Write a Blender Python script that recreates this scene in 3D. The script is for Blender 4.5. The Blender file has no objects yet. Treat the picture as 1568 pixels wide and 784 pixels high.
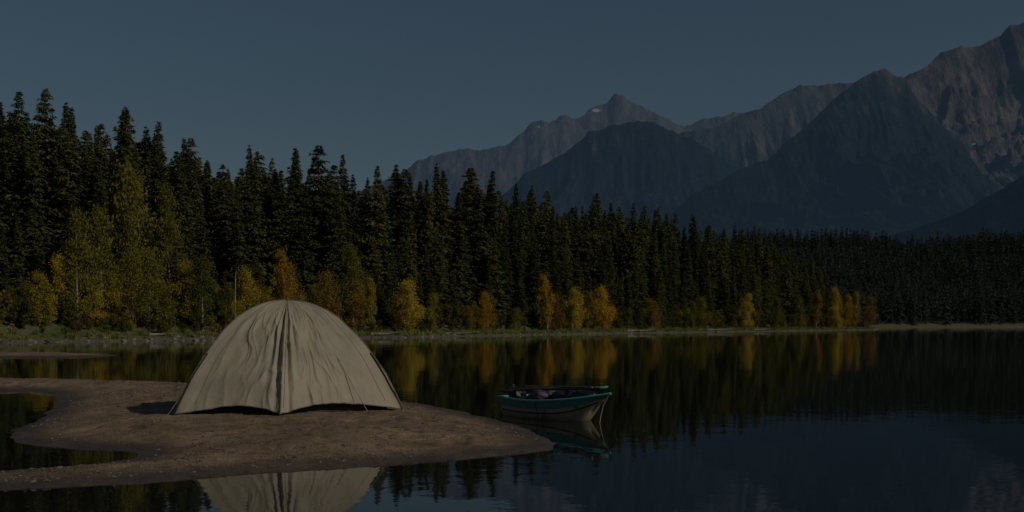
import bpy, bmesh, math, random
import numpy as np
from mathutils import Vector
rng=np.random.default_rng(7); random.seed(7)
sc=bpy.context.scene
F=1742.0; HY=497.0; CZ=1.1
def P(px,py,D): return ((px-784)/F*D, D, CZ+(HY-py)/F*D)
def W(px,py):
    D=CZ*F/(py-HY); return ((px-784)/F*D, D)
# ---------------- noise
def h2(a,b,s): 
    v=np.sin(a*127.1+b*311.7+s*74.7)*43758.5453
    return v-np.floor(v)
def vn(x,y,s=0):
    x=np.asarray(x,float);y=np.asarray(y,float)
    xi=np.floor(x);yi=np.floor(y);fx=x-xi;fy=y-yi
    fx=fx*fx*fx*(fx*(fx*6-15)+10);fy=fy*fy*fy*(fy*(fy*6-15)+10)
    a=h2(xi,yi,s);b=h2(xi+1,yi,s);c=h2(xi,yi+1,s);d=h2(xi+1,yi+1,s)
    return (a*(1-fx)+b*fx)*(1-fy)+(c*(1-fx)+d*fx)*fy
def fbm(x,y,o=4,s=0,g=.5):
    t=0;a=1;n=0
    for i in range(o):
        t=t+a*vn(x*2**i+i*17.3,y*2**i-i*9.1,s+i);n+=a;a*=g
    return t/n
def ridged(x,y,o=5,s=0,g=.55):
    t=0;a=1;n=0
    for i in range(o):
        v=1-np.abs(2*vn(x*2**i+i*7.7,y*2**i+i*3.1,s+i)-1)
        t=t+a*v*v;n+=a;a*=g
    return t/n
def sst(a,b,x):
    t=np.clip((x-a)/(b-a),0,1);return t*t*(3-2*t)
def sdf(X,Y,poly):
    X=np.asarray(X,float);Y=np.asarray(Y,float)
    d=np.full(X.shape,1e18);ins=np.zeros(X.shape,bool);n=len(poly)
    for i in range(n):
        ax,ay=poly[i];bx,by=poly[(i+1)%n]
        ex,ey=bx-ax,by-ay;L=ex*ex+ey*ey+1e-12
        t=np.clip(((X-ax)*ex+(Y-ay)*ey)/L,0,1)
        d=np.minimum(d,(X-ax-t*ex)**2+(Y-ay-t*ey)**2)
        c=(ay>Y)!=(by>Y)
        xx=ax+(Y-ay)*ex/(ey if abs(ey)>1e-9 else 1e-9)
        ins^=(c&(X<xx))
    return np.where(ins,1,-1)*np.sqrt(d)
def catmull(p,k=5):
    out=[];n=len(p)
    for i in range(n):
        a,b,c,d=[np.array(p[(i+j)%n],float) for j in(-1,0,1,2)]
        for j in range(k):
            t=j/k
            out.append(tuple(.5*((2*b)+(c-a)*t+(2*a-5*b+4*c-d)*t*t+(3*b-a-3*c+d)*t**3)))
    return out
# ---------------- materials
def newmat(name):
    m=bpy.data.materials.new(name);m.use_nodes=True
    nt=m.node_tree;b=nt.nodes['Principled BSDF'];return m,nt,b
def N(nt,t,**k):
    n=nt.nodes.new(t)
    for a,v in k.items(): setattr(n,a,v)
    return n
def noise(nt,scale,detail=4,coord='Object',rough=.55,vec=None):
    n=N(nt,'ShaderNodeTexNoise');n.inputs['Scale'].default_value=scale;n.inputs['Detail'].default_value=detail;n.inputs['Roughness'].default_value=rough
    if vec is None:
        tc=N(nt,'ShaderNodeTexCoord');vec=tc.outputs[coord]
    nt.links.new(vec,n.inputs['Vector']);return n
def ramp(nt,fac,stops):
    r=N(nt,'ShaderNodeValToRGB');e=r.color_ramp.elements
    e[0].position=stops[0][0];e[0].color=(*stops[0][1],1)
    e[1].position=stops[-1][0];e[1].color=(*stops[-1][1],1)
    for p,c in stops[1:-1]:
        x=e.new(p);x.color=(*c,1)
    nt.links.new(fac,r.inputs['Fac']);return r
def bump(nt,b,h,strength,dist):
    n=N(nt,'ShaderNodeBump');n.inputs['Strength'].default_value=strength;n.inputs['Distance'].default_value=dist
    nt.links.new(h,n.inputs['Height']);nt.links.new(n.outputs['Normal'],b.inputs['Normal']);return n
def mixc(nt,fac,a,b,mode='MIX'):
    m=N(nt,'ShaderNodeMix',data_type='RGBA',blend_type=mode)
    for s,v in((0,fac),(6,a),(7,b)):
        if hasattr(v,'links') or hasattr(v,'is_linked'): nt.links.new(v,m.inputs[s])
        else: m.inputs[s].default_value=v if s==0 else (*v,1)
    return m.outputs[2]
def simple(name,c1,c2=None,scale=8,rough=.7,bs=0,bd=.01,metal=0):
    m,nt,b=newmat(name);b.inputs['Roughness'].default_value=rough;b.inputs['Metallic'].default_value=metal
    c2=c2 or tuple(x*.6 for x in c1)
    n=noise(nt,scale);r=ramp(nt,n.outputs['Fac'],[(.3,c2),(.7,c1)])
    nt.links.new(r.outputs['Color'],b.inputs['Base Color'])
    if bs: bump(nt,b,n.outputs['Fac'],bs,bd)
    return m
def foliage(name,c1,c2,transl=.25,scale=.6):
    m,nt,b=newmat(name);b.inputs['Roughness'].default_value=.75;b.inputs['Specular IOR Level'].default_value=.1
    n=noise(nt,scale,3);oi=N(nt,'ShaderNodeObjectInfo')
    ad=N(nt,'ShaderNodeMath',operation='MULTIPLY_ADD');nt.links.new(oi.outputs['Random'],ad.inputs[0]);ad.inputs[1].default_value=.7;nt.links.new(n.outputs['Fac'],ad.inputs[2])
    r=ramp(nt,ad.outputs[0],[(.35,c1),(1.0,c2)])
    nt.links.new(r.outputs['Color'],b.inputs['Base Color'])
    if transl>0:
        t=N(nt,'ShaderNodeBsdfTranslucent');nt.links.new(r.outputs['Color'],t.inputs['Color'])
        mx=N(nt,'ShaderNodeMixShader');mx.inputs[0].default_value=transl
        nt.links.new(b.outputs[0],mx.inputs[1]);nt.links.new(t.outputs[0],mx.inputs[2])
        nt.links.new(mx.outputs[0],nt.nodes['Material Output'].inputs['Surface'])
    return m
# ---------------- mesh helpers
def link(o,parent=None,coll=None):
    (coll or sc.collection).objects.link(o)
    if parent: o.parent=parent
    return o
def mesh_np(name,V,Fc,mats=(),smooth=False,mi=None):
    me=bpy.data.meshes.new(name);V=np.asarray(V,np.float32);Fc=np.asarray(Fc,np.int32)
    k=Fc.shape[1];me.vertices.add(len(V));me.vertices.foreach_set('co',V.ravel())
    me.loops.add(Fc.size);me.loops.foreach_set('vertex_index',Fc.ravel())
    me.polygons.add(len(Fc));me.polygons.foreach_set('loop_start',np.arange(0,Fc.size,k,dtype=np.int32))
    me.polygons.foreach_set('loop_total',np.full(len(Fc),k,np.int32))
    if mi is not None: me.polygons.foreach_set('material_index',np.asarray(mi,np.int32))
    me.update(calc_edges=True)
    me.polygons.foreach_set('use_smooth',np.full(len(Fc),smooth))
    for m in mats: me.materials.append(m)
    me.validate();return me
def grid_faces(nx,ny):
    i=np.arange(nx-1);j=np.arange(ny-1);J,I=np.meshgrid(j,i,indexing='ij')
    a=(J*nx+I).ravel();return np.stack([a,a+1,a+nx+1,a+nx],1)
def obj(name,me,parent=None): return link(bpy.data.objects.new(name,me),parent)
def empty(name,loc=(0,0,0)):
    o=bpy.data.objects.new(name,None);o.location=loc;o.empty_display_size=.2;return link(o)
def tube(name,pts,r,mat,parent=None,res=3,radii=None,flat=None):
    cu=bpy.data.curves.new(name,'CURVE');cu.dimensions='3D';cu.bevel_depth=r;cu.bevel_resolution=res
    s=cu.splines.new('POLY');s.points.add(len(pts)-1)
    for i,p in enumerate(pts):
        s.points[i].co=(*p,1)
        if radii is not None:s.points[i].radius=radii[i]
    cu.use_fill_caps=True
    cu.materials.append(mat);o=bpy.data.objects.new(name,cu);link(o,parent);return o
# ================= camera
cam=bpy.data.cameras.new('camera');cam.lens=40;cam.sensor_width=36;cam.shift_y=(HY-392)/1568
cam.clip_end=60000;cam.clip_start=.1
co=bpy.data.objects.new('camera',cam);co.location=(0,0,CZ);co.rotation_euler=(math.pi/2,0,0);link(co);sc.camera=co
# ================= light
EL=math.radians(32);AZ=math.radians(118)
ts=Vector((math.sin(AZ)*math.cos(EL),math.cos(AZ)*math.cos(EL),math.sin(EL)))
sl=bpy.data.lights.new('sun','SUN');sl.energy=1.15;sl.angle=math.radians(.5);sl.color=(1,.88,.71)
so=bpy.data.objects.new('sun',sl);so.rotation_euler=ts.to_track_quat('Z','Y').to_euler();so.location=(30,-20,40);link(so)
w=bpy.data.worlds.new('World');sc.world=w;w.use_nodes=True;nt=w.node_tree
sky=N(nt,'ShaderNodeTexSky',sky_type='NISHITA',sun_disc=False);sky.sun_elevation=EL;sky.sun_rotation=AZ
sky.air_density=1.0;sky.dust_density=1.1;sky.ozone_density=1.2
g=N(nt,'ShaderNodeGamma');g.inputs[1].default_value=.82;nt.links.new(sky.outputs[0],g.inputs[0])
tint=mixc(nt,1.0,g.outputs[0],(.70,.845,.90),'MULTIPLY')
nt.links.new(tint,nt.nodes['Background'].inputs['Color']);nt.nodes['Background'].inputs['Strength'].default_value=.0265
sc.view_settings.view_transform='Standard';sc.view_settings.look='None';sc.view_settings.exposure=0
# ================= water
m,nt,b=newmat('lake_water');b.inputs['Base Color'].default_value=(.010,.012,.012,1);b.inputs['Roughness'].default_value=.02;b.inputs['IOR'].default_value=1.36
tc=N(nt,'ShaderNodeTexCoord');n1=noise(nt,2.6,3,vec=tc.outputs['Object']);n2=noise(nt,.25,2,vec=tc.outputs['Object'])
ad=N(nt,'ShaderNodeMath',operation='MULTIPLY_ADD');nt.links.new(n2.outputs[0],ad.inputs[0]);ad.inputs[1].default_value=4.0;nt.links.new(n1.outputs[0],ad.inputs[2])
bump(nt,b,ad.outputs[0],1,.0017)
me=mesh_np('water',[(-15000,-200,0),(15000,-200,0),(15000,22000,0),(-15000,22000,0)],[(0,1,2,3)],[m]);obj('lake_water',me)
# ================= sand spit
pp=[(0,579),(40,584),(100,584),(200,586),(280,588),(400,594),(520,603),(590,611),(640,619),(690,627),(740,638),(790,652),(830,668),(845,681),(828,691),(780,697),(700,705),(600,713),(500,719),(400,724),(300,733),(200,740),(100,745),(0,750),(-300,762),(-900,765),(-900,735),(-300,730),(0,722),(100,715),(180,707),(208,697),(190,691),(150,690),(90,685),(40,679),(18,671),(25,660),(50,646),(78,628),(88,610),(60,600),(0,599),(-300,597),(-900,600),(-900,577),(-300,577)]
spit=catmull([W(*p) for p in pp],4)
def spit_z(X,Y):
    X=np.asarray(X,float);Y=np.asarray(Y,float)
    d=sdf(X,Y,spit)+ (fbm(X*1.6,Y*1.6,5,3,.6)-.5)*.26
    din=np.maximum(d,0)
    z=.035*(1-np.exp(-din/.13))+.085*sst(0.1,1.5,din)+np.minimum(d,0)*.25
    m=sst(.15,.8,d)
    z=z+m*((fbm(X*2.2,Y*2.2,3,11)-.5)*.05+(fbm(X*9,Y*9,3,12)-.5)*.022)
    c=vn(X*4.3,Y*3.6,33);z=z-m*.028*sst(.70,.88,c)+m*.009*sst(.62,.70,c)*(1-sst(.70,.78,c))
    return z
xs=np.arange(-17,1.6,.04);ys=np.concatenate([np.arange(6.6,15,.035),np.arange(15,26,.07)])
XX,YY=np.meshgrid(xs,ys);ZZ=spit_z(XX,YY)
ms,nt,b=newmat('sand');b.inputs['Roughness'].default_value=.9
tc=N(nt,'ShaderNodeTexCoord');na=noise(nt,1.3,5,vec=tc.outputs['Object']);nb=noise(nt,70,3,vec=tc.outputs['Object']);nc=noise(nt,9,6,vec=tc.outputs['Object'])
c1=ramp(nt,na.outputs[0],[(.3,(.15,.102,.062)),(.5,(.225,.155,.092)),(.7,(.30,.215,.135))])
c2=ramp(nt,nb.outputs[0],[(.3,(.55,.53,.50)),(.52,(1,1,1)),(.68,(1.6,1.6,1.6))])
c3=mixc(nt,1.0,c1.outputs[0],c2.outputs[0],'MULTIPLY')
c4=ramp(nt,nc.outputs[0],[(.35,(.50,.47,.45)),(.5,(1,1,1))]);c3=mixc(nt,.8,c3,c4.outputs[0],'MULTIPLY')
sx=N(nt,'ShaderNodeSeparateXYZ');nt.links.new(tc.outputs['Object'],sx.inputs[0])
wn=N(nt,'ShaderNodeMath',operation='MULTIPLY_ADD');nt.links.new(na.outputs[0],wn.inputs[0]);wn.inputs[1].default_value=-.03;nt.links.new(sx.outputs[2],wn.inputs[2])
wet=ramp(nt,wn.outputs[0],[(.012,(.42,.39,.36)),(.040,(1,1,1))])
fin=mixc(nt,1.0,c3,wet.outputs[0],'MULTIPLY');nt.links.new(fin,b.inputs['Base Color'])
wr=ramp(nt,wn.outputs[0],[(.008,(.35,)*3),(.03,(.92,)*3)]);nt.links.new(wr.outputs[0],b.inputs['Roughness'])
ad=N(nt,'ShaderNodeMath',operation='ADD');nt.links.new(nb.outputs[0],ad.inputs[0]);nt.links.new(nc.outputs[0],ad.inputs[1])
bump(nt,b,ad.outputs[0],.8,.016)
me=mesh_np('sand_spit',np.stack([XX,YY,ZZ],-1).reshape(-1,3),grid_faces(len(xs),len(ys)),[ms],True);obj('sand_spit_ground',me)
bar=catmull([W(*p) for p in [(-400,541),(0,541.5),(110,541.5),(182,544),(120,546.5),(0,547),(-400,549)]],4)
bx=np.arange(-42,-12,.15);by=np.arange(34,47,.15);BX,BY=np.meshgrid(bx,by)
BZ=sdf(BX,BY,bar)+(fbm(BX,BY,3,5)-.5)*.6;BZ=np.where(BZ>0,.10*(1-np.exp(-BZ/.8)),BZ*.2)
obj('sandbar_ground',mesh_np('sandbar',np.stack([BX,BY,BZ],-1).reshape(-1,3),grid_faces(len(bx),len(by)),[ms],True))
# ================= far shore land
shore=[(-600,-40),(-160,0),(-60,46),(-44,58),(-31,68),(-20,81),(-9,96),(3,120),(18,147),(32,170),(46,192),(62,216),(76,238),(81,250),(74,268),(72,300),(88,360),(150,450),(290,540),(600,600),(2200,640),(3000,3000),(-3000,3000),(-3000,-40)]
land=shore
def land_z(X,Y):
    X=np.asarray(X,float);Y=np.asarray(Y,float)
    d=sdf(X,Y,land)+(fbm(X*.25,Y*.25,3,21)-.5)*3.0
    hill=.10+.035*sst(-.05,-.25,X/np.maximum(Y,1))
    z=np.where(d>0,.35*(1-np.exp(-d/1.2))+hill*np.clip(d-4,0,150)+.9*sst(2,8,d),d*.15)
    z=z+sst(430,950,Y)*36*sst(10,200,d)+np.where(d>5,(fbm(X*.05,Y*.05,3,8)-.5)*4*sst(5,40,d),0)
    z=z+sst(480,850,Y)*sst(40,160,d)*(fbm(X*.008,Y*.008,3,5)-.5)*40
    return z,d
gx=np.concatenate([np.linspace(-2500,-140,30),np.arange(-130,130,1.0),np.linspace(131,900,110),np.linspace(920,2600,30)])
gy=np.concatenate([np.linspace(-40,18,20),np.arange(20,330,1.0),np.linspace(331,1100,110),np.linspace(1120,2900,25)])
GX,GY=np.meshgrid(gx,gy);GZ,_=land_z(GX,GY)
mg,nt,b=newmat('forest_floor');b.inputs['Roughness'].default_value=.95
n=noise(nt,.35,6);n2=noise(nt,3,4)
c1=ramp(nt,n.outputs[0],[(.35,(.07,.09,.025)),(.5,(.11,.125,.04)),(.65,(.14,.125,.055))])
c2=ramp(nt,n2.outputs[0],[(.3,(.5,.5,.5)),(.7,(1.2,1.2,1.2))]);cc=mixc(nt,1.0,c1.outputs[0],c2.outputs[0],'MULTIPLY')
tc=N(nt,'ShaderNodeTexCoord');sx=N(nt,'ShaderNodeSeparateXYZ');nt.links.new(tc.outputs['Object'],sx.inputs[0])
mr=N(nt,'ShaderNodeMapRange');mr.inputs[1].default_value=.06;mr.inputs[2].default_value=.22;nt.links.new(sx.outputs[2],mr.inputs[0])
cs=ramp(nt,n2.outputs[0],[(.35,(.06,.05,.04)),(.65,(.17,.15,.125))])
cc=mixc(nt,mr.outputs[0],cs.outputs[0],cc)
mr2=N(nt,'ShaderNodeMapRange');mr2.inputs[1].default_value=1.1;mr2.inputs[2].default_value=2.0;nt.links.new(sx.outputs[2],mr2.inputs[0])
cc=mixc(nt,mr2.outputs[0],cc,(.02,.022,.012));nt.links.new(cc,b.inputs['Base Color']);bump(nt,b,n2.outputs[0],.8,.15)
obj('forest_hillside_ground',mesh_np('land',np.stack([GX,GY,GZ],-1).reshape(-1,3),grid_faces(len(gx),len(gy)),[mg],True))
# ================= mountains
def mtn_mat(name,forest,rock1,rock2,treeline,haze_glow,hz,snow=.715):
    m,nt,b=newmat(name);b.inputs['Roughness'].default_value=1;b.inputs['Specular IOR Level'].default_value=0
    tc=N(nt,'ShaderNodeTexCoord');v=tc.outputs['Object']
    mp=N(nt,'ShaderNodeMapping');mp.inputs['Scale'].default_value=(1,.6,.35);nt.links.new(v,mp.inputs[0])
    n1=noise(nt,.0022,8,vec=mp.outputs[0],rough=.65);n2=noise(nt,.012,6,vec=mp.outputs[0],rough=.75);n3=noise(nt,.05,3,vec=v)
    rk=ramp(nt,n2.outputs[0],[(.38,rock1),(.62,rock2)])
    sx=N(nt,'ShaderNodeSeparateXYZ');nt.links.new(v,sx.inputs[0])
    a=N(nt,'ShaderNodeMath',operation='MULTIPLY_ADD');nt.links.new(n1.outputs[0],a.inputs[0]);a.inputs[1].default_value=treeline*1.5;nt.links.new(sx.outputs[2],a.inputs[2])
    a2=N(nt,'ShaderNodeMath',operation='MULTIPLY_ADD');nt.links.new(n2.outputs[0],a2.inputs[0]);a2.inputs[1].default_value=treeline*.9;nt.links.new(a.outputs[0],a2.inputs[2])
    mr=N(nt,'ShaderNodeMapRange');mr.inputs[1].default_value=treeline*2.07;mr.inputs[2].default_value=treeline*2.33;nt.links.new(a2.outputs[0],mr.inputs[0])
    fr=ramp(nt,n3.outputs[0],[(.35,tuple(x*.65 for x in forest)),(.65,tuple(x*1.3 for x in forest))])
    c=mixc(nt,mr.outputs[0],fr.outputs[0],rk.outputs[0])
    # snow lies in a few elongated patches high up
    mp2=N(nt,'ShaderNodeMapping');mp2.inputs['Scale'].default_value=(.5,.8,1.6);mp2.inputs['Rotation'].default_value=(0,.5,0);nt.links.new(v,mp2.inputs[0])
    ns=noise(nt,.0075,3,vec=mp2.outputs[0])
    s1=N(nt,'ShaderNodeMapRange');s1.inputs[1].default_value=snow;s1.inputs[2].default_value=snow+.012;nt.links.new(ns.outputs[0],s1.inputs[0])
    s2=N(nt,'ShaderNodeMapRange');s2.inputs[1].default_value=treeline*1.2;s2.inputs[2].default_value=treeline*1.25;nt.links.new(sx.outputs[2],s2.inputs[0])
    sm=N(nt,'ShaderNodeMath',operation='MULTIPLY');nt.links.new(s1.outputs[0],sm.inputs[0]);nt.links.new(s2.outputs[0],sm.inputs[1])
    c=mixc(nt,sm.outputs[0],c,(.34,.31,.31))
    nt.links.new(c,b.inputs['Base Color'])
    b.inputs['Emission Color'].default_value=(*haze_glow,1);b.inputs['Emission Strength'].default_value=hz  # even blue emission paints aerial perspective onto the slopes
    bump(nt,b,n2.outputs[0],1,28);return m
def mountain(name,sky_pts,D,Wf,Wb,x0,x1,mat,seed,amp=.22,lam=700,jag=.012,nx=420,nyf=170,lean=0):
    pxs=np.array([p[0] for p in sky_pts],float);pys=np.array([p[1] for p in sky_pts],float)
    X=np.linspace((x0-784)/F*D,(x1-784)/F*D,nx)
    t=np.concatenate([-np.linspace(1,0.03,25),np.linspace(0,1,nyf)**1.15])
    t=t[::-1]
    Tm,Xm=np.meshgrid(t,X,indexing='ij')
    Yr=D+ (fbm(Xm/ (lam*2.2),Xm*0+seed,3,seed)-.5)*D*.07
    pxm=784+F*Xm/Yr
    H=CZ+(HY-np.interp(pxm,pxs,pys))/F*Yr
    H=H*(1+(ridged(Xm/(lam*.28),Xm*0+3.3,5,seed+4,.65)-.40)*jag)
    tf=np.clip(Tm,0,1);tb=np.clip(-Tm,0,1)
    Y=Yr-tf*Wf+tb*Wb
    wx=(fbm(Xm/lam*.8,Y/lam*.8,3,seed+9)-.5)*lam*.9
    xs_=Xm+wx+lean*tf*Wf
    rg=.55*ridged(xs_/lam,(Y-wx*.4)/(lam*2.6),6,seed+1,.62)+.3*ridged(xs_/(lam*.4),(Y-wx*.4)/(lam*1.4),5,seed+31,.65)+.15*ridged((Xm-wx)/(lam*.22),Y/(lam*.5),4,seed+41,.65)
    env=np.minimum(1,tf*9)*(1-tf)**.6
    z=H*((1-tf)**1.15)*(1-tb**1.3)-amp*H*env*(1-rg)*1.0+(fbm(Xm/lam*6,Y/lam*6,4,seed+3)-.5)*H*.05*env
    z=np.where(tf>=.999,-20,z)
    obj(name,mesh_np(name,np.stack([Xm,Y,z],-1).reshape(-1,3),grid_faces(nx,len(t)),[mat],True))
hz=(.034,.059,.092)  # this glow colour and the bluish albedos below paint in aerial perspective
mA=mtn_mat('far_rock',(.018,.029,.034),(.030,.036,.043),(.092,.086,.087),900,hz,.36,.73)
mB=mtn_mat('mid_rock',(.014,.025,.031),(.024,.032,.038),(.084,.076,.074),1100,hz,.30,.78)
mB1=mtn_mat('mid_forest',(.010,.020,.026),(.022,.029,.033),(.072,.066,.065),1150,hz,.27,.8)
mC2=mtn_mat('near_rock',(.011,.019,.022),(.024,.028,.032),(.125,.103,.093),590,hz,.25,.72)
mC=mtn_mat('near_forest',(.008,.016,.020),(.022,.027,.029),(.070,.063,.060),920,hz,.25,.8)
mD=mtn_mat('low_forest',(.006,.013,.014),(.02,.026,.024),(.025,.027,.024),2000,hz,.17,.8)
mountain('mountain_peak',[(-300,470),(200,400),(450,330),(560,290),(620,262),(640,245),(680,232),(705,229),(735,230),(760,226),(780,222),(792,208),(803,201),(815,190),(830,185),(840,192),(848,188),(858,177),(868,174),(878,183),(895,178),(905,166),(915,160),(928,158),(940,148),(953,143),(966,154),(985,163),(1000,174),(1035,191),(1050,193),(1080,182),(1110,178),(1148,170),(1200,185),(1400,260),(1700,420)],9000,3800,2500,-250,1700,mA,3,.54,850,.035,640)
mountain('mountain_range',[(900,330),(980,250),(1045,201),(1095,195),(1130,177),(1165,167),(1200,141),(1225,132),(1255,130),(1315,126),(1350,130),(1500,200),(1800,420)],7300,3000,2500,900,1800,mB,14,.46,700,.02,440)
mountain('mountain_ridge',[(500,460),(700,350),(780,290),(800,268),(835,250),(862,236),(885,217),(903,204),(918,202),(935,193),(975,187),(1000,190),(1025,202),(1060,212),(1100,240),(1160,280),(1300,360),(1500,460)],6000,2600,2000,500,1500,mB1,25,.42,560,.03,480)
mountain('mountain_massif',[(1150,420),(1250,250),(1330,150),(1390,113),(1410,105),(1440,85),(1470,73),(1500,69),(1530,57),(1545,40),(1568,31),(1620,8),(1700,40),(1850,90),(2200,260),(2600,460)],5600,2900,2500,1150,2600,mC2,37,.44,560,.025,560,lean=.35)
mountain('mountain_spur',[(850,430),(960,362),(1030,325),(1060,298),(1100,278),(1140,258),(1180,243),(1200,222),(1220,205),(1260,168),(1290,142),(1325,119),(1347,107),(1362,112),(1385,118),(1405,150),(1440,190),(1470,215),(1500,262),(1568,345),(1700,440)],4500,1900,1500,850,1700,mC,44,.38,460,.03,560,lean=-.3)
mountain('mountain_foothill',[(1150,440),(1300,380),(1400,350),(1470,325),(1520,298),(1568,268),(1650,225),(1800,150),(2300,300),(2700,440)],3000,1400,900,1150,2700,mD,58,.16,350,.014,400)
# ================= vegetation meshes
def rot_rand(n): 
    v=rng.normal(size=(n,3));return v/np.linalg.norm(v,axis=1)[:,None]
def cone_trunk(h,r,seg=7,bend=0.0,rings=8):
    V=[];Fc=[]
    for k in range(rings+1):
        t=k/rings;rr=r*(1-t)**.9+.01;cx=bend*math.sin(t*2.1);cy=bend*.5*math.sin(t*3+1)
        for s in range(seg):
            a=2*math.pi*s/seg;V.append((cx+rr*math.cos(a),cy+rr*math.sin(a),h*t-.3*(k==0)))
    for k in range(rings):
        for s in range(seg):
            a=k*seg+s;b_=k*seg+(s+1)%seg;Fc.append((a,b_,b_+seg));Fc.append((a,b_+seg,a+seg))
    return V,Fc
def conifer(name,H,Rm,levels,br,dens,size,mats,base=.07,power=.85,shape=0,sparse=0):
    V,Fc=cone_trunk(H*.985,H*.011+.03);V=list(V);mi=[1]*len(Fc)
    A=[];B=[];C=[]
    for l in range(levels):
        f=(l+random.random()*.8)/levels
        zf=base+(1-base)*f**.95
        if random.random()<sparse: continue
        env=(1-f)**power
        if shape==1: env=min(1,(1-f)*2.3)**.8*(.75+.25*math.sin(f*9))
        lv=random.uniform(.8,1.14)
        for k in range(br):
            a=random.random()*6.283;L=Rm*env*lv*random.uniform(.45,1.15)+.07
            if random.random()<.10: L*=1.3
            up=.25*f+.02;dr=random.uniform(.22,.45)*(1-f*.5)
            n=int(L*dens)+3
            s=(np.arange(n)+rng.random(n))/n; s=s**.8
            R=s*L;z=zf*H+R*up-dr*R*R/max(L,.3)
            lat=rng.normal(size=n)*.15*L*(1-s*.6)
            ca,sa=math.cos(a),math.sin(a)
            px=ca*R-sa*lat;py=sa*R+ca*lat
            for q in range(2):
                sgn=1 if q else -1
                ang=a+sgn*rng.uniform(.2,1.2,n);ln=size*rng.uniform(.6,1.35,n)*(.32+.68*env**.5)
                dz=-rng.uniform(.05,.75,n)*ln
                p=np.stack([px,py,z+rng.normal(size=n)*.06],1)
                tip=p+np.stack([np.cos(ang)*ln,np.sin(ang)*ln,dz],1)
                wv=np.stack([-np.sin(ang),np.cos(ang),rng.normal(size=n)*.7],1)*(ln*.22)[:,None]
                A.append(p+wv);B.append(p-wv);C.append(tip)
    A=np.concatenate(A);B=np.concatenate(B);C=np.concatenate(C);k=len(A);o=len(V)
    VV=np.concatenate([np.array(V),np.stack([A,B,C],1).reshape(-1,3)])
    FF=np.concatenate([np.array(Fc),(o+np.arange(3*k)).reshape(-1,3)])
    return mesh_np(name,VV,FF,mats,False,np.concatenate([np.array(mi),np.zeros(k,int)]))
def leafy(name,H,R,clusters,leaves,size,mats,base=.25,narrow=1.0,cr=(.16,.34)):
    V,Fc=cone_trunk(H*.9,H*.014+.02,6,.15);V=[tuple(v) for v in V];
    cs=[]
    for i in range(clusters):
        f=random.random()**.8;zf=base+(1-base)*f
        prof=math.sin(math.pi*min(1,(f*.80+.15)))**.8*narrow
        a=random.random()*6.283;r=R*prof*random.uniform(.1,1.0)
        cs.append((math.cos(a)*r,math.sin(a)*r,zf*H,random.uniform(*cr)*R))
        st=np.array([0,0,max(.1,zf*H-r*.9)]);en=np.array([math.cos(a)*r,math.sin(a)*r,zf*H]);o=len(V);w_=.010*H*.3
        V+= [tuple(st+(w_,0,0)),tuple(st+(-w_,0,0)),tuple(en),tuple(st+(0,w_,0)),tuple(st+(0,-w_,0))]
        Fc+=[(o,o+1,o+2),(o+3,o+4,o+2)]
    mi=[1]*len(Fc);P_=[]
    for c in cs:
        n=leaves;d=rng.normal(size=(n,3))*.55*c[3];d[:,2]*=1.1
        P_.append(np.array(c[:3])+d)
    P_=np.concatenate(P_);k=len(P_);u=rot_rand(k);v=np.cross(u,rot_rand(k));v/=np.linalg.norm(v,axis=1)[:,None]+1e-6
    s=(size*rng.uniform(.6,1.4,k))[:,None];o=len(V)
    T=np.stack([P_+u*s,P_-u*s*.6+v*s*.6,P_-u*s*.6-v*s*.6],1).reshape(-1,3)
    VV=np.concatenate([np.array(V),T]);FF=np.concatenate([np.array(Fc),(o+np.arange(3*k)).reshape(-1,3)])
    return mesh_np(name,VV,FF,mats,False,np.concatenate([np.array(mi),np.zeros(k,int)]))
bark=simple('bark',(.10,.08,.06),(.05,.04,.03),6,.9,.5,.02)
bbark=simple('birch_bark',(.45,.42,.36),(.12,.1,.08),5,.8)
mc1=foliage('spruce_needles',(.020,.034,.013),(.082,.096,.030),0,.5)
mc2=foliage('fir_needles',(.030,.044,.015),(.12,.12,.036),0,.5)
mch=foliage('hillside_needles',(.042,.054,.024),(.12,.115,.048),0,.3)
mc3=foliage('far_needles',(.028,.048,.046),(.068,.080,.064),0,.2)  # aerial perspective put into the needle colour: paler and bluish
def coll_of(name,meshes):
    c=bpy.data.collections.new(name)
    for i,me in enumerate(meshes):
        c.objects.link(bpy.data.objects.new(f'{name}_{i:02d}',me))
    return c
con=[conifer('c0',15,2.1,60,8,6,.38,[mc1,bark]),
     conifer('c1',15,1.6,64,8,7,.37,[mc1,bark],power=.7),
     conifer('c2',15,2.5,58,8,6,.42,[mc2,bark],power=.95),
     conifer('c3',15,1.8,50,7,6,.40,[mc1,bark],base=.18,sparse=.16),
     conifer('c4',15,1.45,58,7,7,.39,[mc2,bark],power=.65,base=.1,sparse=.12),
     conifer('c5',15,2.0,50,7,6,.42,[mc2,bark],power=.5,base=.14,sparse=.15),
     conifer('c6',15,1.3,64,8,7,.36,[mc1,bark],power=.75)]
ccol=coll_of('conifer',con)
hcol=coll_of('hill_conifer',[conifer('h0',14,2.1,34,6,3.5,.62,[mch,bark],power=.7),conifer('h1',14,1.8,34,6,3.5,.58,[mc2,bark],power=.6),conifer('h2',14,2.4,30,6,3.2,.65,[mch,bark],power=.8),conifer('h3',14,1.9,34,6,3.5,.6,[mc1,bark],power=.65)])
fcol=coll_of('far_conifer',[conifer('f0',13,2.0,18,6,1.8,.95,[mc3,bark]),conifer('f1',13,1.6,18,6,1.8,.85,[mc3,bark],power=.7),conifer('f2',13,2.3,16,6,1.8,1.0,[mc3,bark],power=.6)])
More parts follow.
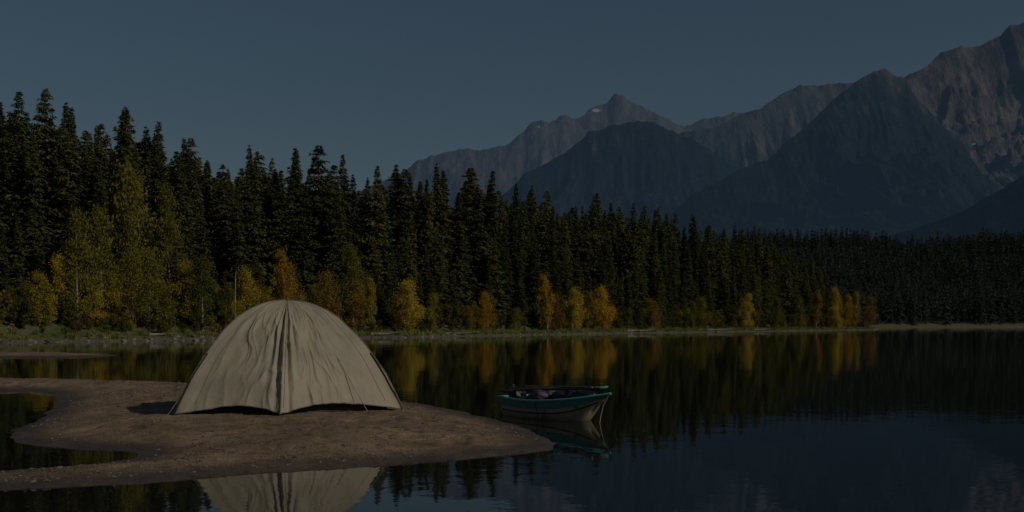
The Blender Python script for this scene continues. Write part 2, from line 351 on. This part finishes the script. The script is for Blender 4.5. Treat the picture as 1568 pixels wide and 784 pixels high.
def scatter(name,pts,rz,scl,idx,coll,tilt=0):
    n=len(pts);me=bpy.data.meshes.new(name);me.vertices.add(n);me.vertices.foreach_set('co',np.asarray(pts,np.float32).ravel())
    a=me.attributes.new('rot','FLOAT_VECTOR','POINT');r=np.zeros((n,3),np.float32);r[:,2]=rz;r[:,0]=rng.normal(size=n)*tilt;r[:,1]=rng.normal(size=n)*tilt;a.data.foreach_set('vector',r.ravel())
    a=me.attributes.new('scl','FLOAT_VECTOR','POINT');a.data.foreach_set('vector',np.asarray(scl,np.float32).ravel())
    a=me.attributes.new('idx','INT','POINT');a.data.foreach_set('value',np.asarray(idx,np.int32))
    o=obj(name,me);ng=bpy.data.node_groups.new(name,'GeometryNodeTree')
    ng.interface.new_socket('Geometry',in_out='INPUT',socket_type='NodeSocketGeometry');ng.interface.new_socket('Geometry',in_out='OUTPUT',socket_type='NodeSocketGeometry')
    gi=ng.nodes.new('NodeGroupInput');go=ng.nodes.new('NodeGroupOutput');ip=ng.nodes.new('GeometryNodeInstanceOnPoints')
    ci=ng.nodes.new('GeometryNodeCollectionInfo');ci.inputs['Collection'].default_value=coll;ci.inputs['Separate Children'].default_value=True;ci.inputs['Reset Children'].default_value=True
    ip.inputs['Pick Instance'].default_value=True
    def na(nm,t):
        x=ng.nodes.new('GeometryNodeInputNamedAttribute');x.data_type=t;x.inputs['Name'].default_value=nm
        return next(s for s in x.outputs if s.enabled and s.name=='Attribute')
    e=ng.nodes.new('FunctionNodeEulerToRotation');L=ng.links.new
    L(na('rot','FLOAT_VECTOR'),e.inputs[0]);L(e.outputs[0],ip.inputs['Rotation']);L(na('scl','FLOAT_VECTOR'),ip.inputs['Scale']);L(na('idx','INT'),ip.inputs['Instance Index'])
    L(gi.outputs[0],ip.inputs['Points']);L(ci.outputs[0],ip.inputs['Instance']);L(ip.outputs[0],go.inputs[0])
    md=o.modifiers.new('scatter','NODES');md.node_group=ng;return o
def jgrid(x0,x1,y0,y1,s):
    X,Y=np.meshgrid(np.arange(x0,x1,s),np.arange(y0,y1,s));X=X.ravel()+rng.uniform(-.5,.5,X.size)*s;Y=Y.ravel()+rng.uniform(-.5,.5,Y.size)*s;return X,Y
def topH(pxp): return np.interp(pxp,[-200,0,60,120,200,300,400,600,800,1000,1150,1230,1290,1325,1345],[16,15.8,15.6,15.0,14.3,13.6,14.0,15.0,16.2,16.6,15.2,13.4,10.5,7.5,5])
X,Y=jgrid(-110,110,20,330,2.3);Z,d=land_z(X,Y);k=(d>6.0)&(d<26)&(Y>24)&(rng.random(len(X))<.92);X,Y,Z,d=X[k],Y[k],Z[k],d[k];n=len(X)
cl=(fbm(X*.09,Y*.09,3,222)-.5)*.28
Ht=topH(784+F*X/Y)*(rng.normal(.86,.15,n)+cl).clip(.45,1.10)*(.6+.4*sst(5,13,d))*np.where(d<10,rng.uniform(.5,1,n),1)
s=Ht/15;wd=s**.6*rng.uniform(.75,1.18,n)
scatter('conifer_forest',np.stack([X,Y,Z-.1],1),rng.random(n)*6.28,np.stack([wd,wd,s],1),rng.integers(0,7,n),ccol,.025)
ntree=n
X,Y=jgrid(-130,110,30,330,3.2);Z,d=land_z(X,Y);k=(d>=26)&(d<100);X,Y,Z=X[k],Y[k],Z[k];n=len(X)
s=topH(784+F*X/Y)/14*rng.normal(.83,.12,n).clip(.5,1.1);wd=s**.6*rng.uniform(.85,1.15,n)
scatter('hillside_forest',np.stack([X,Y,Z-.1],1),rng.random(n)*6.28,np.stack([wd,wd,s],1),rng.integers(0,4,n),hcol,.02)
X,Y=jgrid(60,760,330,1000,6.0);Z,d=land_z(X,Y);pxp=784+F*X/Y;k=(d>4)&(pxp>1120)&(pxp<1780)
X,Y,Z=X[k],Y[k],Z[k];nf=len(X);s=rng.normal(.78,.20,nf).clip(.4,1.35)
scatter('far_forest',np.stack([X,Y,Z-.2],1),rng.random(nf)*6.28,np.stack([s,s,s*1.05],1),rng.integers(0,3,nf),fcol,.02)
print('TREES',ntree,n,nf)
# autumn birches
fm={'y':foliage('birch_leaves_yellow',(.26,.21,.022),(.54,.41,.045),.35,1.2),
    'o':foliage('birch_leaves_orange',(.34,.20,.020),(.58,.37,.04),.35,1.2),
    'g':foliage('birch_leaves_green',(.08,.095,.016),(.20,.185,.03),.3,1.2),
    'b':foliage('birch_leaves_rust',(.15,.10,.02),(.28,.19,.035),.3,1.2)}
lf=[leafy('l0',5,1.5,60,105,.075,[fm['y'],bbark],.08),leafy('l1',5,1.15,52,105,.075,[fm['y'],bbark],.08),leafy('l2',5,1.75,75,100,.08,[fm['y'],bbark],.05)]
birch=[(-30,400,503,'g'),(15,440,505,'g'),(45,436,508,'g'),(62,420,506,'y'),(85,395,506,'y'),(106,415,505,'y'),(118,335,500,'g'),(158,325,495,'g'),(148,425,508,'y'),(172,425,508,'y'),(190,445,508,'g'),(204,390,503,'g'),(230,385,502,'g'),(256,435,508,'g'),(290,405,505,'y'),(310,400,502,'g'),(345,440,504,'g'),(378,418,502,'y'),(395,435,500,'b'),(435,390,497,'o'),(448,410,499,'b'),(410,442,502,'y'),(480,440,500,'g'),(500,420,498,'b'),(540,434,497,'b'),(568,429,500,'y'),(625,434,499,'y'),(618,452,499,'b'),(660,452,500,'y'),(742,450,500,'o'),(718,470,500,'b'),(838,426,500,'o'),(850,452,500,'b'),(877,445,500,'y'),(900,450,500,'b'),(926,442,500,'o'),(1000,460,500,'b'),(1060,464,500,'g'),(1072,458,500,'g'),(1145,453,500,'y'),(1160,464,500,'b'),(1187,458,500,'g'),(1228,459,500,'g'),(1250,448,500,'b'),(1282,444,500,'y'),(1294,454,500,'o'),(1308,450,500,'y'),(1330,457,500,'b'),(790,474,500,'g'),(962,474,500,'g'),(200,265,400,'g'),(262,300,400,'g'),(185,315,410,'b'),(540,385,440,'g')]
sy=np.array(shore[3:14]);sxp=784+F*sy[:,0]/sy[:,1]
for i,(px,top,bot,c) in enumerate(birch):
    D=np.interp(px,sxp,sy[:,1])+ (5.5 if bot>450 else 9)+random.uniform(-1,1);x=(px-784)/F*D;z=float(land_z([x],[D])[0][0])
    Hh=CZ+(HY-top)/F*D-z
    o=obj('birch_tree',lf[i%3]);o.location=(x,D,z-.05);o.rotation_euler=(random.gauss(0,.05),random.gauss(0,.05),random.random()*6);ss=Hh/5;q=ss**.5*random.uniform(.6,.92);o.scale=(q,q,ss)
    o.material_slots[0].link='OBJECT';o.material_slots[0].material=fm[c]
# shrubs & grass tufts
sm=[foliage('shrub_olive',(.04,.05,.015),(.11,.11,.03),.2),foliage('shrub_rust',(.08,.05,.02),(.18,.12,.04),.2),foliage('shrub_gold',(.16,.12,.02),(.34,.24,.04),.25),foliage('dry_grass',(.11,.13,.035),(.24,.25,.08),.2)]
def tuft(name,mat,n=70,h=.5):
    V=[];
    for i in range(n):
        a=random.random()*6.28;r=random.random()*.35;x,y=r*math.cos(a),r*math.sin(a);hh=h*random.uniform(.4,1.1);a2=random.random()*6.28
        lx,ly=random.gauss(0,.15),random.gauss(0,.15)
        V+=[(x+.03*math.cos(a2),y+.03*math.sin(a2),-.05),(x-.03*math.cos(a2),y-.03*math.sin(a2),-.05),(x+lx,y+ly,hh)]
    return mesh_np(name,V,np.arange(3*n).reshape(-1,3),[mat])
scol=coll_of('shrub',[leafy('s0',1.5,.8,16,70,.08,[sm[0],bark],.1),leafy('s1',1.5,.7,14,70,.08,[sm[0],bark],.1),leafy('s2',1.3,.7,14,60,.08,[sm[1],bark],.1),leafy('s3',1.5,.7,14,60,.08,[sm[2],bark],.1),tuft('s4',sm[3]),tuft('s5',sm[3],60,.35)])
X,Y=jgrid(-100,100,20,330,1.1);Z,d=land_z(X,Y);k=(d>3.0)&(d<9.5)&(Y>24);X,Y,Z,d=X[k],Y[k],Z[k],d[k];n=len(X)
idx=rng.choice([0,1,2,3],n,p=[.42,.34,.17,.07]);s=rng.uniform(.45,1.4,n)*np.where(d<4.5,.55,1)
X3,Y3=jgrid(-100,100,20,330,.75);Z3,d3=land_z(X3,Y3);k=(d3>.6)&(d3<3.8)&(Y3>24)&(rng.random(len(X3))<.85);X3,Y3,Z3=X3[k],Y3[k],Z3[k];n3=len(X3)
s3=rng.uniform(.4,1.1,n3)
ss=np.concatenate([s,s3]);scatter('shoreline_shrubs',np.stack([np.concatenate([X,X3]),np.concatenate([Y,Y3]),np.concatenate([Z,Z3])],1),rng.random(n+n3)*6.28,np.stack([ss,ss,ss],1),np.concatenate([idx,rng.integers(4,6,n3)]),scol,.05)
# rocks
rockm=simple('grey_stone',(.28,.26,.22),(.12,.11,.095),14,.85,.5,.01)
rockd=simple('dark_stone',(.14,.11,.085),(.06,.05,.04),14,.85,.5,.01)
def rock(name,mat,seed,sub=2):
    bm=bmesh.new();bmesh.ops.create_icosphere(bm,subdivisions=sub,radius=1)
    for v in bm.verts:
        q=v.co*1.1;v.co*=.72+.55*float(vn(q.x*1.5+seed,q.y*1.5+q.z*2,seed));v.co.z*=.6
    me=bpy.data.meshes.new(name);bm.to_mesh(me);bm.free();me.materials.append(mat);return me
rcol=coll_of('stone',[rock('r0',rockm,1),rock('r1',rockd,2),rock('r2',rockm,3),rock('r3',rockd,4)])
X,Y=jgrid(-100,100,20,280,.55);Z,d=land_z(X,Y);k=(d>-.4)&(d<1.5)&(rng.random(len(X))<np.where(X<-18,.75,.14));X,Y,Z=X[k],Y[k],Z[k];n=len(X);s=rng.uniform(.06,.22,n)
scatter('shore_stones',np.stack([X,Y,Z],1),rng.random(n)*6.28,np.stack([s*1.3,s,s],1),rng.integers(0,4,n),rcol,.2)
n=60000;X=rng.uniform(-9,.8,n);Y=rng.uniform(7.2,22,n);Z=spit_z(X,Y);dens=fbm(X*.9,Y*.9,3,44);k=(Z>.025)&(rng.random(n)<sst(.45,.65,dens)*.7+.08);X,Y,Z=X[k],Y[k],Z[k];n=len(X);s=.004+.009*rng.random(n)**3+(rng.random(n)<.015)*.013
scatter('gravel',np.stack([X,Y,Z],1),rng.random(n)*6.28,np.stack([s*1.4,s,s],1),rng.integers(0,4,n),rcol,.3)
tw=simple('twig_wood',(.06,.045,.03),(.02,.015,.01),30,.9)
def twig(name):
    V=[(-.5,.0,0),(-.1,.03,.03),(.5,-.02,.0),(.5,-.01,.03),(-.1,.05,.07),(-.5,.02,.04),(-.05,.0,.03),(.15,.25,.05),(.13,.26,.08)]
    return mesh_np(name,V,[(0,1,4),(0,4,5),(1,2,3),(1,3,4),(6,7,8)],[tw])
tcol=coll_of('twig',[twig('t0')])
n=4000;X=rng.uniform(-9,.6,n);Y=rng.uniform(7.5,20,n);Z=spit_z(X,Y);k=(Z>.06)&(fbm(X*.7,Y*2.2,3,77)>.54);X,Y,Z=X[k],Y[k],Z[k];n=len(X);s=rng.uniform(.02,.12,n)
scatter('twig_debris',np.stack([X,Y,Z+.004],1),rng.random(n)*6.28,np.stack([s,s,s],1),np.zeros(n),tcol,.1)
dw=simple('driftwood',(.42,.39,.34),(.2,.18,.15),4,.85,.4,.02)
for px,dd,L,r in[(588,1.0,2.2,.13),(980,1.2,4.0,.14),(1090,1.3,6,.15),(1160,1.2,4,.13),(250,1.6,2.0,.1),(700,1.5,2.5,.1)]:
    D=float(np.interp(px,sxp,sy[:,1]))+dd;x=(px-784)/F*D
    z=max(.15,float(land_z([x],[D])[0][0]))
    tube('driftwood_log',[(x-L/2,D,z+r),(x-L*.2,D+.2,z+r*1.3),(x+L*.15,D+.1,z+r*1.2),(x+L/2,D-.1,z+r*2.2)],r,dw,radii=[1,.9,.7,.3])
D=float(np.interp(361,sxp,sy[:,1]))+5.0;x=(361-784)/F*D;z=float(land_z([x],[D])[0][0])
tube('dead_tree_snag',[(x,D,z-.1),(x-.05,D,z+2.0),(x-.02,D,z+4.6)],.08,bbark,radii=[1,.8,.35])
# ================= TENT
tent=empty('dome_tent')
C0=np.array([-2.62,13.30]);ZA=1.385
st=dict(F=(.12,-1.02),R=(1.37,-.10),BR=(1.0,1.15),B=(0,1.35),BL=(-1.25,.95),L=(-1.05,-1.02))
order=['F','R','BR','B','BL','L']
ang=np.array([math.atan2(st[k][1],st[k][0]) for k in order])%(2*math.pi)
for i in range(1,6):
    while ang[i]<ang[i-1]: ang[i]+=2*math.pi
P6=np.array([st[k] for k in order]);zg=spit_z(C0[0]+P6[:,0],C0[1]+P6[:,1])
ex6=np.array([1.55,2.2,2.2,1.9,2.2,2.25])
def tent_pt(th,r,off=0.0):
    th=np.asarray(th,float);r=np.asarray(r,float)
    a=(th-ang[0])%(2*math.pi)+ang[0]
    A=np.append(ang,ang[0]+2*math.pi);Pp=np.vstack([P6,P6[:1]])
    i=np.clip(np.searchsorted(A,a,side='right')-1,0,5);p=Pp[i];q=Pp[i+1]
    dx,dy=np.cos(a),np.sin(a);ex=q[...,0]-p[...,0];ey=q[...,1]-p[...,1]
    den=dx*ey-dy*ex;Rr=(p[...,0]*ey-p[...,1]*ex)/den
    u=(a-A[i])/(A[i+1]-A[i]);sn=np.sin(math.pi*u)
    zc=np.append(zg,zg[0]);e=np.append(ex6,ex6[0]);z0=zc[i]*(1-u)+zc[i+1]*u
    pe=e[i]*(1-u)+e[i+1]*u+.05*sn
    hem=z0+.012+.10*sn**.8
    bl=.16*(1-r)**1.5
    Rr=Rr*(1-bl)+1.2*bl
    Rr=Rr*(1-.05*sn*r**2)
    da=np.minimum(np.abs(a-A[0]),np.abs(a-A[0]-2*math.pi));sg=np.where(a-A[0]<math.pi,da,-da)
    w=(fbm(a*1.7+3,r*2.2,3,60)-.5)*2.2
    f1=ridged(a*1.9+w+r*1.1,r*1.3+w*.3,2,70)-.5
    f2=ridged(a*4.6+w*1.2-r*2.0,r*1.6+5+w*.4,2,80)-.40
    f4=ridged(a*8.5+w*1.8+r*1.5,r*1.3+9+w*.4,2,88)-.40
    f3=fbm(a*10+r*5,r*9,4,90)-.5
    msk=.25+.75*sst(.35,.65,fbm(a*2.6+8,r*2.4,2,97))
    msk2=.10+.90*sst(.45,.65,fbm(a*3.1+1,r*2.0+4,2,99))
    env=np.minimum(1,r*2.5)
    disp=env*(f1*.040+f2*.036*msk+f4*.022*msk2+f3*.014)
    for kk,am,wd_,fq in((0,.026,.27,50),(1,.010,.22,40),(5,.011,.22,44)):
        dd=a-A[kk];dd=(dd+math.pi)%(2*math.pi)-math.pi
        g_=np.exp(-(np.abs(dd)/(wd_*(.45+.8*(1-r))))**2)
        disp=disp+g_*am*np.sin(dd*fq*(1.15-.35*r)+2.5*fbm(dd*6,r*3,2,5))*sst(.12,.6,r)
    disp=disp+.014*np.exp(-(da/.03)**2)*sst(.05,.3,r)-.010*np.exp(-((sg-.07)/.03)**2)*sst(.1,.4,r)
    rr=r*Rr+disp+off
    zz=hem+(ZA-hem)*(1-r**pe)
    zz=zz-.045*sn*np.sin(math.pi*r)+disp*.25+off*(1-r)+.018*(fbm(a*8,r*0+1,2,41)-.5)*sst(.9,1,r)
    return np.stack([C0[0]+rr*dx,C0[1]+rr*dy,zz],-1)
NT=1100;NR=150
th=ang[0]+np.arange(NT)/NT*2*math.pi;rr=np.linspace(.006,1,NR)
TH,RR=np.meshgrid(th,rr);V=tent_pt(TH,RR).reshape(-1,3)
i=np.arange(NT);j=np.arange(NR-1);J,I=np.meshgrid(j,i,indexing='ij');a=(J*NT+I).ravel();b_=(J*NT+(I+1)%NT).ravel()
Fq=np.stack([a,a+NT,b_+NT,b_],1)
tm,nt,b=newmat('tent_fabric');b.inputs['Roughness'].default_value=.62;b.inputs['Specular IOR Level'].default_value=.25
n1=noise(nt,3,5);n2=noise(nt,28,4)
c=ramp(nt,n1.outputs[0],[(.3,(.33,.295,.225)),(.7,(.43,.385,.295))]);nt.links.new(c.outputs[0],b.inputs['Base Color']);bump(nt,b,n2.outputs[0],.45,.008)
t=N(nt,'ShaderNodeBsdfTranslucent');t.inputs[0].default_value=(.42,.36,.25,1);mx=N(nt,'ShaderNodeMixShader');mx.inputs[0].default_value=.12
nt.links.new(b.outputs[0],mx.inputs[1]);nt.links.new(t.outputs[0],mx.inputs[2]);nt.links.new(mx.outputs[0],nt.nodes['Material Output'].inputs['Surface'])
me=mesh_np('rainfly',V,Fq,[tm],True);o=obj('rainfly',me,tent)
md=o.modifiers.new('s','SOLIDIFY');md.thickness=.004
seam=simple('tent_seam',(.23,.205,.16),None,20,.7);webb=simple('black_webbing',(.03,.03,.03),None,20,.7);yel=simple('yellow_strap',(.45,.33,.08),None,20,.6)
zipm=simple('zipper_tape',(.10,.09,.07),None,20,.7)
dark=simple('inner_tent_fabric',(.035,.033,.03),None,6,.8);cord=simple('guy_cord',(.35,.33,.27),None,20,.7);metal=simple('stake_metal',(.5,.5,.5),None,20,.35,metal=1)
for k,nm in enumerate(order):
    if nm=='B':continue
    r_=np.linspace(.02,.995,60);tube('seam_'+nm.lower(),tent_pt(np.full(60,ang[k]),r_,.002),.006 if nm!='F' else .004,seam,tent,2)
for nm,aa in(('sleeve_left',ang[5]+.10),('sleeve_right',ang[1]-.10)):
    r_=np.linspace(.04,.97,60);tube(nm,tent_pt(np.full(60,aa),r_,.001),.0035,seam,tent,2)
r_=np.linspace(.10,.97,60);tube('zipper',tent_pt(ang[0]+.05-.02*r_,r_,.001),.0035,zipm,tent,2)
hm=np.linspace(0,2*math.pi,400);tube('hem_binding',tent_pt(ang[0]+hm,np.full(400,.998),.0),.006,seam,tent,2)
hv=[];NI=96
for rr0 in np.linspace(.02,1,20):
    p=tent_pt(ang[0]+np.arange(NI)/NI*2*math.pi,np.full(NI,rr0));c_=np.array([*C0,.12])
    p=c_+(p-c_)*np.array([.88,.88,.90])
    if rr0>.99:p[:,2]=.09
    hv.append(p)
hv=np.concatenate(hv);i=np.arange(NI);J,I=np.meshgrid(np.arange(19),i,indexing='ij');a=(J*NI+I).ravel();b_=(J*NI+(I+1)%NI).ravel()
obj('inner_tent',mesh_np('inner',hv,np.stack([a,a+NI,b_+NI,b_],1),[dark],True),tent)  # dark inner dome added to block light, so the hem gap reads as shade
tube('peak_cap',tent_pt(np.full(2,ang[0]),np.array([.0,.03]),.004),.012,seam,tent,2)
for k,nm in enumerate(order):
    p=tent_pt(np.array([ang[k]]),np.array([1.0]))[0];dr=np.array([math.cos(ang[k]),math.sin(ang[k]),0]);q=p+dr*.07;q[2]=float(spit_z([q[0]],[q[1]])[0])+.005
    tube('corner_strap_'+nm.lower(),[p,q],.007,yel if nm in'LR' else webb,tent,1)
    tube('stake_'+nm.lower(),[q+np.array([0,0,.03]),q-dr*.03-np.array([0,0,.08])],.005,metal,tent,1)
for k in(1,5):
    r_=np.linspace(.72,1.0,14);tube('pole_leg_'+order[k].lower(),tent_pt(np.full(14,ang[k]+(.02 if k==5 else -.02)),r_,.018),.007,webb,tent,2)
g0=tent_pt(np.array([ang[1]-.42]),np.array([.70]))[0]
gp=P(566,627,12.75);gz=float(spit_z([gp[0]],[gp[1]])[0]);tube('guy_line',[g0,(gp[0],gp[1],gz)],.0035,cord,tent,1)
tube('guy_stake',[(gp[0],gp[1],gz+.05),(gp[0]-.02,gp[1],gz-.06)],.005,metal,tent,1)
g0=tent_pt(np.array([ang[5]+.02]),np.array([.62]))[0];tube('guy_line_left',[g0,tent_pt(np.array([ang[5]]),np.array([1.0]))[0]+np.array([-.06,-.02,-.01])],.0035,cord,tent,1)
# ================= BOAT
boat=empty('rowing_boat')
S=np.array([.04,14.0]);Bw=np.array([1.06,12.72]);LX=np.linalg.norm(Bw-S);ux=(Bw-S)/LX
boat.location=(S[0],S[1],-.035);boat.rotation_euler=(0,math.radians(-0.5),math.atan2(ux[1],ux[0]))
hull=simple('hull_cream',(.50,.42,.29),(.30,.25,.17),4,.5,.2,.004);inn=simple('hull_inside',(.08,.15,.14),(.05,.085,.08),6,.7)
teal=simple('teal_trim',(.09,.40,.36),(.06,.29,.26),10,.45);tband=simple('teal_hull_band',(.09,.27,.25),(.055,.18,.165),7,.45);blk=simple('black_rubber',(.015,.015,.017),(.008,.008,.009),12,.5,.3,.01)
wood=simple('paddle_wood',(.24,.16,.10),(.13,.085,.05),12,.6);bag=simple('dry_bag_dark',(.036,.032,.055),(.018,.016,.026),7,.55,.6,.03);gry=simple('grey_plastic',(.16,.16,.17),None,10,.5);red=simple('purple_bag',(.07,.04,.07),(.035,.02,.035),9,.6,.5,.02)
BM=.36
def hb(u): return BM*(.66+.34*math.sin(min(1,u/.5)*math.pi/2))*(1-max(0,(u-.40)/.60)**2.0)+.004
def sheer(u): return .215+.04*(1-u)**2+.13*u**3
def keel(u): return -.09+.26*max(0,(u-.62)/.38)**2.0
def hullpt(u,ph,inset=0):
    b_=hb(u)-inset*(hb(u)>.03);zs=sheer(u);zk=keel(u)+inset
    y=b_*math.copysign(abs(math.sin(ph))**.8,math.sin(ph))
    z=zs+(zk-zs)*max(0,math.cos(ph))**.68
    rk=(z-zk)/(zs-zk+1e-6)
    y*=.76+.24*rk
    x=u*LX+ .30*u**4*rk-.24*u**4
    return (x+ (-.04*rk if u==0 else 0),y,z)
for nm,ins,mts in(('hull',0,[hull,tband]),('hull_liner',.02,[inn])):
    V=[];nu,npn=40,41
    for i in range(nu):
        for j in range(npn): V.append(hullpt((i/(nu-1)),-math.pi/2+math.pi*j/(npn-1),ins))
    Fg=grid_faces(npn,nu);jj=Fg[:,0]%npn;mi=((jj<2)|(jj>=npn-3)).astype(int)*(len(mts)-1)
    me=mesh_np(nm,V,Fg,mts,True,mi)
    bm=bmesh.new();bm.from_mesh(me);bm.verts.ensure_lookup_table();bm.faces.new([bm.verts[j] for j in range(npn)]);bm.to_mesh(me);bm.free();obj(nm,me,boat)
for sgn,nm in((1,'gunwale_port'),(-1,'gunwale_starboard')):
    pts=[Vector(hullpt(u,sgn*math.pi/2))+Vector((0,0,.006)) for u in np.linspace(0,1,40)];tube(nm,pts,.014,teal,boat,3)
    pts=[Vector(hullpt(u,sgn*math.pi*.41))+Vector((0,sgn*.004,0)) for u in np.linspace(.02,.97,40)];tube('rub_strake_'+nm[8:],pts,.007,blk,boat,2)
tube('transom_rail',[hullpt(0,-math.pi/2),hullpt(0,math.pi/2)],.016,teal,boat,3)
def boxm(name,c,s,mat,parent,rot=(0,0,0),bev=.01,seg=2):
    bm=bmesh.new();bmesh.ops.create_cube(bm,size=1);
    for v in bm.verts:v.co=Vector((v.co.x*s[0],v.co.y*s[1],v.co.z*s[2]))
    bmesh.ops.bevel(bm,geom=bm.edges[:],offset=bev,segments=seg,affect='EDGES');me=bpy.data.meshes.new(name);bm.to_mesh(me);bm.free()
    for p in me.polygons:p.use_smooth=True
    me.materials.append(mat);o=obj(name,me,parent);o.location=c;o.rotation_euler=rot;return o
for i,u in enumerate((.22,.52,.78)): boxm(f'thwart_{i+1}',(u*LX,0,.19),(.14,2*hb(u)*.86,.02),wood,boat,bev=.005)
def lump(name,c,s,mat,seed,parent,rot=0):
    bm=bmesh.new();bmesh.ops.create_icosphere(bm,subdivisions=4,radius=1)
    for v in bm.verts:
        q=v.co.copy();k=.8+.35*float(fbm(q.x*1.8+seed,q.y*1.8+q.z*2.3,3,seed));e=max(abs(q.x),abs(q.y),abs(q.z));q=q*(1/(e**.35));v.co=Vector((q.x*k*s[0],q.y*k*s[1],q.z*k*s[2]))
    me=bpy.data.meshes.new(name);bm.to_mesh(me);bm.free()
    for p in me.polygons:p.use_smooth=True
    me.materials.append(mat);o=obj(name,me,parent);o.location=c;o.rotation_euler=(0,0,rot);return o
lump('duffel_bag',(.60*LX,.04,.29),(.20,.20,.085),bag,3,boat,.4);lump('dry_bag',(.40*LX,-.12,.28),(.15,.14,.085),red,5,boat,-.3);lump('folded_tarp',(.78*LX,.0,.31),(.16,.10,.06),blk,9,boat,.1);lump('rope_bag',(.2*LX,.11,.28),(.10,.10,.075),gry,12,boat);lump('life_vest',(.38*LX,.15,.30),(.13,.10,.06),tband,15,boat,.5);lump('tackle_bag',(.12*LX,-.12,.28),(.10,.11,.085),blk,19,boat)
for i,(y0,y1,m_) in enumerate(((-.22,.05,blk),(-.12,.18,wood),(.10,-.16,gry))):
    a=Vector((.10*LX,y0,.335+.02*i));b2=Vector((.92*LX,y1*.6,.400+.01*i));tube(f'paddle_{i+1}_shaft',[a,b2],.010,m_,boat,2)
    boxm(f'paddle_{i+1}_blade',a.lerp(b2,.94 if i==1 else -.02),(.20,.08,.015),teal if i==1 else blk,boat,(.2,-.05,math.atan2(b2.y-a.y,b2.x-a.x)),bev=.006)
boxm('outboard_cowl',(-.09,.02,.34),(.12,.11,.12),blk,boat,(0,.1,0),.03,3);boxm('outboard_leg',(-.09,.02,.12),(.05,.04,.36),blk,boat,bev=.01);boxm('outboard_bracket',(-.03,.02,.23),(.07,.10,.10),gry,boat,bev=.01)
tube('tiller',[(-.05,.02,.35),(.16,.05,.38)],.012,blk,boat,2)
tube('bow_rope',[(LX*1.03,0,.35),(LX*.985,-.03,.22),(LX*.97,-.05,.08),(LX*.98,-.09,-.03)],.006,cord,boat,1)
pts=[(LX*(.5+.1*t)+.03*math.sin(t*9),-hb(.5)-.015-.01*math.sin(t*5),.25-.26*math.sin(math.pi*t)**.8) for t in np.linspace(0,1,20)];tube('side_rope',pts,.005,blk,boat,1)
print('DONE')
